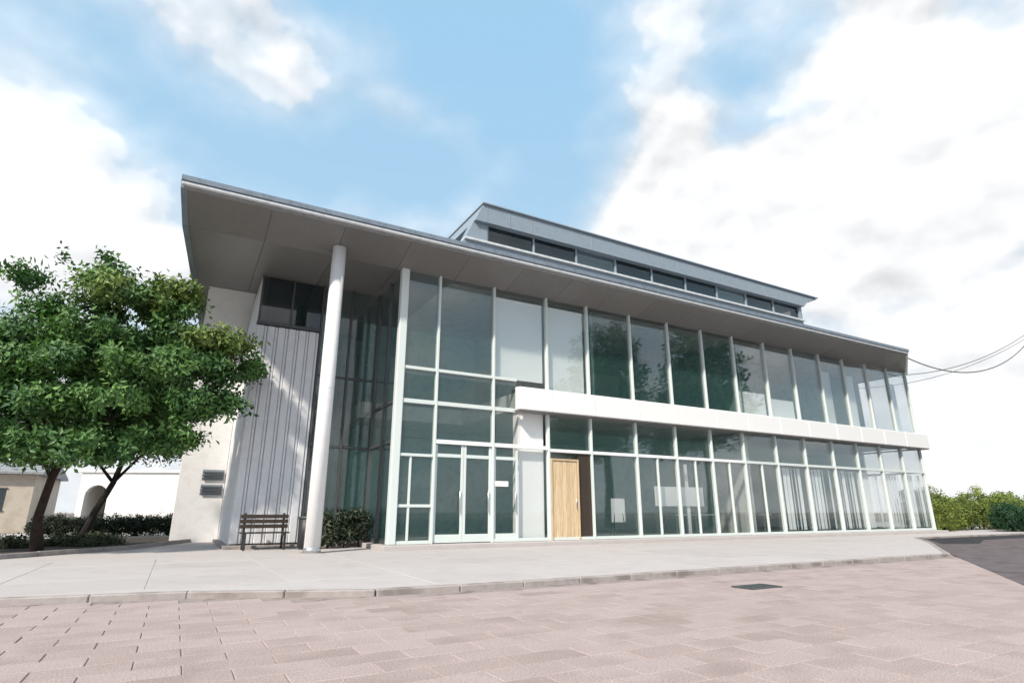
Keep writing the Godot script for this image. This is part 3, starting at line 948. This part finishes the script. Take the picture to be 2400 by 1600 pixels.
func surroundings() -> void:
	# low white building behind the trees, with an arched porch
	var h := thing("white_house", Vector3(-7.4, -0.12, -20.0), "low white rendered building with an arched porch behind the trees", "building")
	var outline := [[-2.4, 0.0], [-2.4, 2.9], [3.2, 2.9], [3.2, 0.0], [-1.0, 0.0]]
	for k in 9:
		var t := PI * k / 8.0
		outline.append([-1.55 + 0.55 * cos(t), 1.75 + 0.55 * sin(t)])
	outline.append([-2.1, 0.0])
	put("wall", sweep(poly(outline), -0.25, 0.0, 2), M.house, h)
	bx("wall", Vector3(-2.4, 0, -6.0), Vector3(-2.15, 2.9, -0.252), M.house, h)
	bx("wall", Vector3(2.95, 0, -6.0), Vector3(3.2, 2.9, -0.252), M.house, h)
	bx("wall", Vector3(-2.15, 0, -1.9), Vector3(2.95, 2.9, -1.7), M.beige, h)
	bx("roof", Vector3(-2.5, 2.902, -6.1), Vector3(3.3, 3.05, 0.1), M.house, h, 0.02)
	h.rotation.y = -0.42
	bx("door", Vector3(-1.95, 0.0, -1.68), Vector3(-1.15, 2.05, -1.63), M.dark_wood, h)

	var g := thing("beige_house", Vector3(-15.0, -0.12, -21.0), "beige rendered house with a shallow roof at the end of the yard", "building")
	bx("wall", Vector3(-6.0, 0, -7.0), Vector3(3.6, 2.75, 0.0), M.beige, g, 0.02)
	put("roof", sweep(poly([[0.4, 2.752], [-7.4, 2.752], [-7.4, 2.85], [-3.5, 3.6], [0.4, 2.85]]), -6.3, 3.9, 0), M.roof, g)
	house_window(g, Vector3(1.4, 1.0, 0.003), Vector3(2.6, 2.1, 0.05), M.glass_dark)
	house_window(g, Vector3(-1.4, 1.0, 0.003), Vector3(-0.2, 2.1, 0.05), M.glass_dark)

	# trees
	var sprig := sprig_mesh(9, 0.17, 0.075, 0.42, 3)
	var t := tree("tree", Vector3(-8.0, -0.08, -2.6), "broad leafy green tree with a reddish trunk in front of the roof's gable", [Vector3(0, 0, 0), Vector3(-0.1, 0.8, 0.05), Vector3(-0.02, 1.7, 0), Vector3(0.25, 2.8, 0), Vector3(0.5, 4.2, 0.1)],
		[[Vector3(0.0, 1.7, 0), Vector3(-1.8, 4.6, 0.3)], [Vector3(0.1, 2.2, 0), Vector3(2.6, 4.4, 0.8)], [Vector3(0.25, 2.8, 0), Vector3(1.3, 6.0, -0.4)], [Vector3(0.0, 1.9, 0), Vector3(-0.6, 3.8, 1.5)], [Vector3(0.3, 3.0, 0), Vector3(-0.4, 6.6, -0.2)], [Vector3(0.0, 1.8, 0), Vector3(1.4, 3.4, 1.4)]], M.bark, 0.115)
	var tiers := []
	for q in [[-1.7, 2.6, 0.9, 1.5], [-3.2, 2.9, 0.8, 1.3], [-3.4, 4.2, 0.4, 1.3], [0.3, 2.45, 1.1, 1.5], [2.0, 2.85, 0.6, 1.25], [-2.6, 3.5, 0.3, 1.6], [-0.6, 3.5, 1.1, 1.4], [1.4, 3.6, 1.0, 1.5], [3.0, 3.75, 0.8, 1.2], [-1.5, 4.3, 0.4, 1.5], [0.4, 4.5, 0.9, 1.5],
			[2.2, 4.6, 0.9, 1.4], [3.6, 4.85, 0.9, 0.95], [-1.2, 5.2, 0.2, 1.3], [0.5, 5.4, 0.5, 1.4], [2.0, 5.6, 0.4, 1.1], [-0.3, 6.1, 0.0, 1.2], [1.3, 6.4, 0.3, 1.2], [0.4, 7.0, 0.0, 0.85], [1.7, 6.95, 0.1, 0.6],
			[-1.5, 6.9, 0.0, 0.55], [-2.4, 5.9, 0.2, 0.5], [-0.6, 7.6, 0.0, 0.5], [0.2, 7.7, -0.1, 0.4]]:
		tiers.append([Vector3(q[0], q[1], q[2]), Vector3(q[3], 0.26 + 0.14 * q[3], q[3] * 0.9), q[3] * q[3] * (0.5 if q[3] < 0.7 else 1.0)])
	foliage("crown", t, tiers, 8800, sprig, Color(0.024, 0.085, 0.026), Color(0.15, 0.29, 0.07), 21, -0.04, Vector2(0.6, 1.35), 0.5)
	foliage("highlight_leaves", t, [[Vector3(2.0, 6.7, 0.5), Vector3(0.7, 0.6, 0.7), 1.0], [Vector3(3.1, 5.5, 1.0), Vector3(1.1, 0.35, 0.8), 1.0], [Vector3(0.4, 6.6, 0.9), Vector3(0.9, 0.5, 0.6), 0.5]], 620, sprig, Color(0.07, 0.13, 0.03), Color(0.24, 0.33, 0.09), 22, -0.2)  # sunlit highlights of the crown, put into a lighter leaf colour
	var t2 := tree("tree", Vector3(-7.7, -0.08, -11.0), "dark leaning tree behind the reddish trunk, before the white wall", [Vector3(-0.3, 0, 0), Vector3(-0.1, 0.9, 0), Vector3(0.3, 2.0, 0), Vector3(0.6, 3.4, 0)],
		[[Vector3(0.3, 2.0, 0), Vector3(2.2, 4.0, 0.4)], [Vector3(0.3, 2.0, 0), Vector3(-2.0, 4.2, 0.2)], [Vector3(0.4, 2.6, 0), Vector3(1.0, 6.0, 0)]], M.bark_dark, 0.14)
	foliage("crown", t2, [[Vector3(0.6, 4.4, 0), Vector3(3.0, 1.7, 2.4), 3.0], [Vector3(-2.4, 4.2, 0.2), Vector3(2.6, 1.6, 2.0), 2.2], [Vector3(1.0, 6.4, -0.5), Vector3(1.9, 1.8, 2.0), 1.6]],
		4200, sprig, Color(0.016, 0.052, 0.02), Color(0.08, 0.15, 0.045), 23, -0.08)

	# unseen trees added across the street as dark shapes for the glass to mirror
	var big := sprig_mesh(9, 0.34, 0.16, 0.8, 6)
	for k in 3:
		var at: Vector3 = [Vector3(21.5, -0.2, 17.5), Vector3(29.0, -0.2, 15.0), Vector3(2.0, -0.35, 31.0)][k]
		var tall: float = [1.15, 1.2, 0.9][k]
		var st_ := thing("mirrored_tree", at, ["unseen tree added for the upper windows to mirror, nearest the paved square", "unseen tree added for the upper windows to mirror, farthest along the street", "unseen tree added for the glazed doors to mirror, across the paved square"][k], "tree", "unseen trees added for reflections")
		put("trunk", tube([Vector3(0, 0, 0), Vector3(0.1, 2.5, 0), Vector3(0, 6.0, 0.1), Vector3(0, 9.0, 0)], [0.34, 0.25, 0.2, 0.08], 10, 0.05), M.bark, st_)
		foliage("crown", st_, [[Vector3(0, 7.5, 0), Vector3(3.2, 3.0, 3.2), 2.0], [Vector3(0.6, 10.5, 0.3), Vector3(2.5, 2.6, 2.5), 1.2], [Vector3(-1.6, 5.6, 0.5), Vector3(2.2, 1.6, 2.2), 0.9]], 1700, big, Color(0.02, 0.06, 0.02), Color(0.10, 0.17, 0.05), 60 + k, -0.1)
		st_.scale = Vector3.ONE * tall

	# clipped low hedge in front of the white house
	var leafy := sprig_mesh(10, 0.09, 0.05, 0.2, 5)
	var hd := thing("low_hedge", Vector3(-7.2, -0.08, -14.5), "low dark hedge in front of the white house", "hedge")
	var rows := []
	for k in 9:
		rows.append([Vector3(-2.6 + k * 0.64, 0.38, 0), Vector3(0.5, 0.45, 0.4), 1.0])
	foliage("leaves", hd, rows, 2200, leafy, Color(0.012, 0.022, 0.012), Color(0.035, 0.05, 0.02), 25, -0.6)
	var stem := tube([Vector3(0, 0, 0), Vector3(0.05, 0.5, 0.05)], [0.03, 0.015], 5)
	for k in 9:
		put("stem", stem, M.bark_dark, hd, Vector3(-2.6 + k * 0.64, 0, 0))
	# ground plants under the trees
	var gc := []
	for k in 26:
		gc.append([Vector3(rng.randf_range(-13, -6.6), -0.02, rng.randf_range(-9.0, -3.4)), Vector3(0.5, 0.18, 0.45), 1.0])
	var cover := foliage("ground_cover", self, gc, 2400, leafy, Color(0.02, 0.03, 0.012), Color(0.06, 0.075, 0.03), 27, -0.6)
	cover.set_meta("kind", "stuff")
	tag(cover, "dark low ground cover growing in the bed under the trees", "ground cover")

	# hedge and bush beyond the far end of the building
	var h2 := thing("hedge", Vector3(40.0, -0.12, -1.5), "sunlit yellow-green hedge beyond the far end of the glass front", "hedge")
	var mass := []
	for k in 18:
		mass.append([Vector3(-11.0 + k * 1.5, rng.randf_range(0.85, 1.15), rng.randf_range(-0.5, 0.5)), Vector3(1.1, rng.randf_range(0.9, 1.35), 1.0), 1.0])
	foliage("leaves", h2, mass, 11000, sprig_mesh(9, 0.13, 0.065, 0.3, 8), Color(0.07, 0.11, 0.02), Color(0.26, 0.32, 0.06), 29, -0.5)
	var stem2 := tube([Vector3(0, 0, 0), Vector3(0.1, 1.2, 0.1)], [0.05, 0.02], 5)
	for k in 18:
		put("stem", stem2, M.bark, h2, Vector3(-11.0 + k * 1.5, 0, 0))
	var bu := thing("bush", Vector3(33.6, -0.12, 1.0), "dark green bush standing before the sunlit hedge", "bush")
	foliage("leaves", bu, [[Vector3(0, 0.72, 0), Vector3(1.0, 0.75, 0.9), 1.0], [Vector3(1.1, 0.6, -0.2), Vector3(0.9, 0.6, 0.8), 0.8]], 1500, sprig_mesh(9, 0.11, 0.05, 0.25, 9), Color(0.008, 0.045, 0.02), Color(0.03, 0.09, 0.03), 31, -0.6)
	put("stem", tube([Vector3(0, 0, 0), Vector3(0.05, 0.8, 0)], [0.06, 0.03], 6), M.bark_dark, bu)

	# service cable from the roof corner to a pole down the street
	var pl := thing("utility_pole", Vector3(45.6, -0.2, 1.2), "street pole with grey cables sagging to the roof corner", "utility pole")
	put("pole", tube([Vector3(0, 0, 0), Vector3(0, 14.6, 0)], [0.16, 0.11], 12), M.pole, pl)
	bx("crossarm", Vector3(-0.9, 13.7, -0.06), Vector3(0.9, 13.84, 0.06), M.pole, pl)
	for c in [[Vector3(26.2, 8.5, 0.95), Vector3(-0.7, 13.85, 0.0), 2.1, 0.032], [Vector3(28.3, 8.5, -2.5), Vector3(-0.3, 13.85, 0.0), 1.3, 0.022], [Vector3(28.3, 8.4, -6.0), Vector3(0.7, 13.85, 0.0), 1.6, 0.018]]:
		var pts := []
		var radii := []
		for k in 25:
			var f := k / 24.0
			pts.append((c[0] - pl.position).lerp(c[1], f) - Vector3(0, 4.0 * f * (1.0 - f) * c[2], 0))
			radii.append(c[3])
		put("cable", tube(pts, radii, 6), M.pole, pl)

func objects() -> void:
	# bench before the fluted wall
	var bench := thing("bench", Vector3(-3.0, -0.12, -1.7), "dark slatted bench with black end frames before the fluted wall", "bench")
	for s in [-1.0, 1.0]:
		var l := part("leg", bench)
		bx("upright", Vector3(s * 0.5 - 0.03, 0.0, -0.3), Vector3(s * 0.5 + 0.03, 0.95, -0.24), M.black, l, 0.008)
		bx("upright", Vector3(s * 0.5 - 0.03, 0.0, 0.2), Vector3(s * 0.5 + 0.03, 0.42, 0.26), M.black, l, 0.008)
		bx("bearer", Vector3(s * 0.5 - 0.03, 0.36, -0.238), Vector3(s * 0.5 + 0.03, 0.42, 0.198), M.black, l, 0.008)
	for k in 4:
		bx("seat_slat", Vector3(-0.62, 0.422, -0.22 + k * 0.12), Vector3(0.62, 0.455, -0.115 + k * 0.12), M.dark_wood, bench, 0.008)
	for k in 3:
		bx("back_slat", Vector3(-0.62, 0.55 + k * 0.13, -0.238), Vector3(0.62, 0.65 + k * 0.13, -0.21), M.dark_wood, bench, 0.008)

	var dg := thing("drain_grate", Vector3(2.3, -0.1885, 9.85), "dark iron drain grate set in the pink paving", "drain grate")
	bx("pan", Vector3(-0.3, -0.002, -0.16), Vector3(0.3, 0.004, 0.16), M.black, dg, 0.001)
	for q in [-1.0, 1.0]:
		bx("frame", Vector3(-0.32, 0.0, q * 0.17 - 0.02), Vector3(0.32, 0.016, q * 0.17 + 0.02), M.frame_dark, dg, 0.004)
		bx("frame", Vector3(q * 0.31 - 0.02, 0.0, -0.148), Vector3(q * 0.31 + 0.02, 0.016, 0.148), M.frame_dark, dg, 0.004)
	for k in 9:
		bx("bar", Vector3(-0.262 + k * 0.06, 0.005, -0.149), Vector3(-0.236 + k * 0.06, 0.014, 0.149), M.frame_dark, dg, 0.002)

	var bin_ := thing("litter_bin", Vector3(-1.98, -0.12, -1.35), "black litter bin standing behind the white column", "litter bin")
	put("body", tube([Vector3(0, 0.06, 0), Vector3(0, 0.8, 0)], [0.2, 0.22], 20), M.black, bin_)
	put("rim", tube([Vector3(0, 0.8, 0), Vector3(0, 0.86, 0)], [0.24, 0.235], 20), M.frame_dark, bin_)
	put("foot", tube([Vector3(0, 0, 0), Vector3(0, 0.06, 0)], [0.16, 0.16], 16), M.frame_dark, bin_)

	var leafy := sprig_mesh(8, 0.14, 0.06, 0.25, 12)
	var where := [["dark leafy shrub at the foot of the wall, next to the column", -1.35], ["dark leafy shrub between two others beside the glass corner", -0.85], ["dark leafy shrub tucked against the glass corner", -0.4]]
	for k in 3:
		var s := thing("shrub", Vector3(where[k][1], -0.12, -1.5 - 0.15 * k), where[k][0], "shrub", "shrubs at the foot of the glass return")
		put("stem", tube([Vector3(0, 0, 0), Vector3(0.02, 0.5, 0)], [0.025, 0.012], 6), M.bark_dark, s)
		foliage("leaves", s, [[Vector3(0, 0.5 + 0.06 * k, 0), Vector3(0.3, 0.42, 0.3), 1.0]], 170, leafy, Color(0.015, 0.03, 0.015), Color(0.07, 0.085, 0.045), 40 + k, -0.6)

	# things seen through the glass
	var nb := thing("notice_board", Vector3(11.2, 0.012, -0.45), "wide white notice board on a white post behind the glass", "notice board")
	bx("board", Vector3(-1.2, 1.05, -0.02), Vector3(1.25, 1.75, 0.02), M.white, nb, 0.006)
	bx("post", Vector3(0.4, 0.0, -0.08), Vector3(0.55, 2.6, -0.022), M.white, nb, 0.006)
	bx("foot", Vector3(0.15, 0.0, -0.25), Vector3(0.8, 0.04, -0.082), M.white, nb, 0.006)
	var ab := thing("easel_board", Vector3(8.35, 0.012, -0.6), "small white board on a dark easel behind the glass", "easel")
	bx("board", Vector3(-0.3, 0.5, 0.02), Vector3(0.3, 1.3, 0.05), M.white, ab, 0.005)
	for s in [-1.0, 1.0]:
		put("leg", tube([Vector3(s * 0.28, 0, 0.1), Vector3(s * 0.1, 1.5, -0.02)], [0.018, 0.015], 6), M.black, ab)
	put("leg", tube([Vector3(0, 0, -0.45), Vector3(0, 1.48, -0.05)], [0.018, 0.015], 6), M.black, ab)
	for k in 4:
		var tx: float = [12.9, 14.0, 16.2, 17.6][k]
		var tb := thing("table", Vector3(tx, 0.012, -2.2), ["white-topped table behind the notice board's right end", "white-topped table against the pale partition", "white-topped table just past the pale partition", "white-topped table next to the vertical blinds"][k], "table", "tables behind the glass front")
		bx("top", Vector3(-0.5, 0.72, -0.4), Vector3(0.5, 0.75, 0.4), M.white, tb, 0.006)
		for sx in [-0.45, 0.45]:
			for sz in [-0.35, 0.35]:
				bx("leg", Vector3(sx - 0.02, 0.0, sz - 0.02), Vector3(sx + 0.02, 0.718, sz + 0.02), M.frame_dark, tb, 0.003)
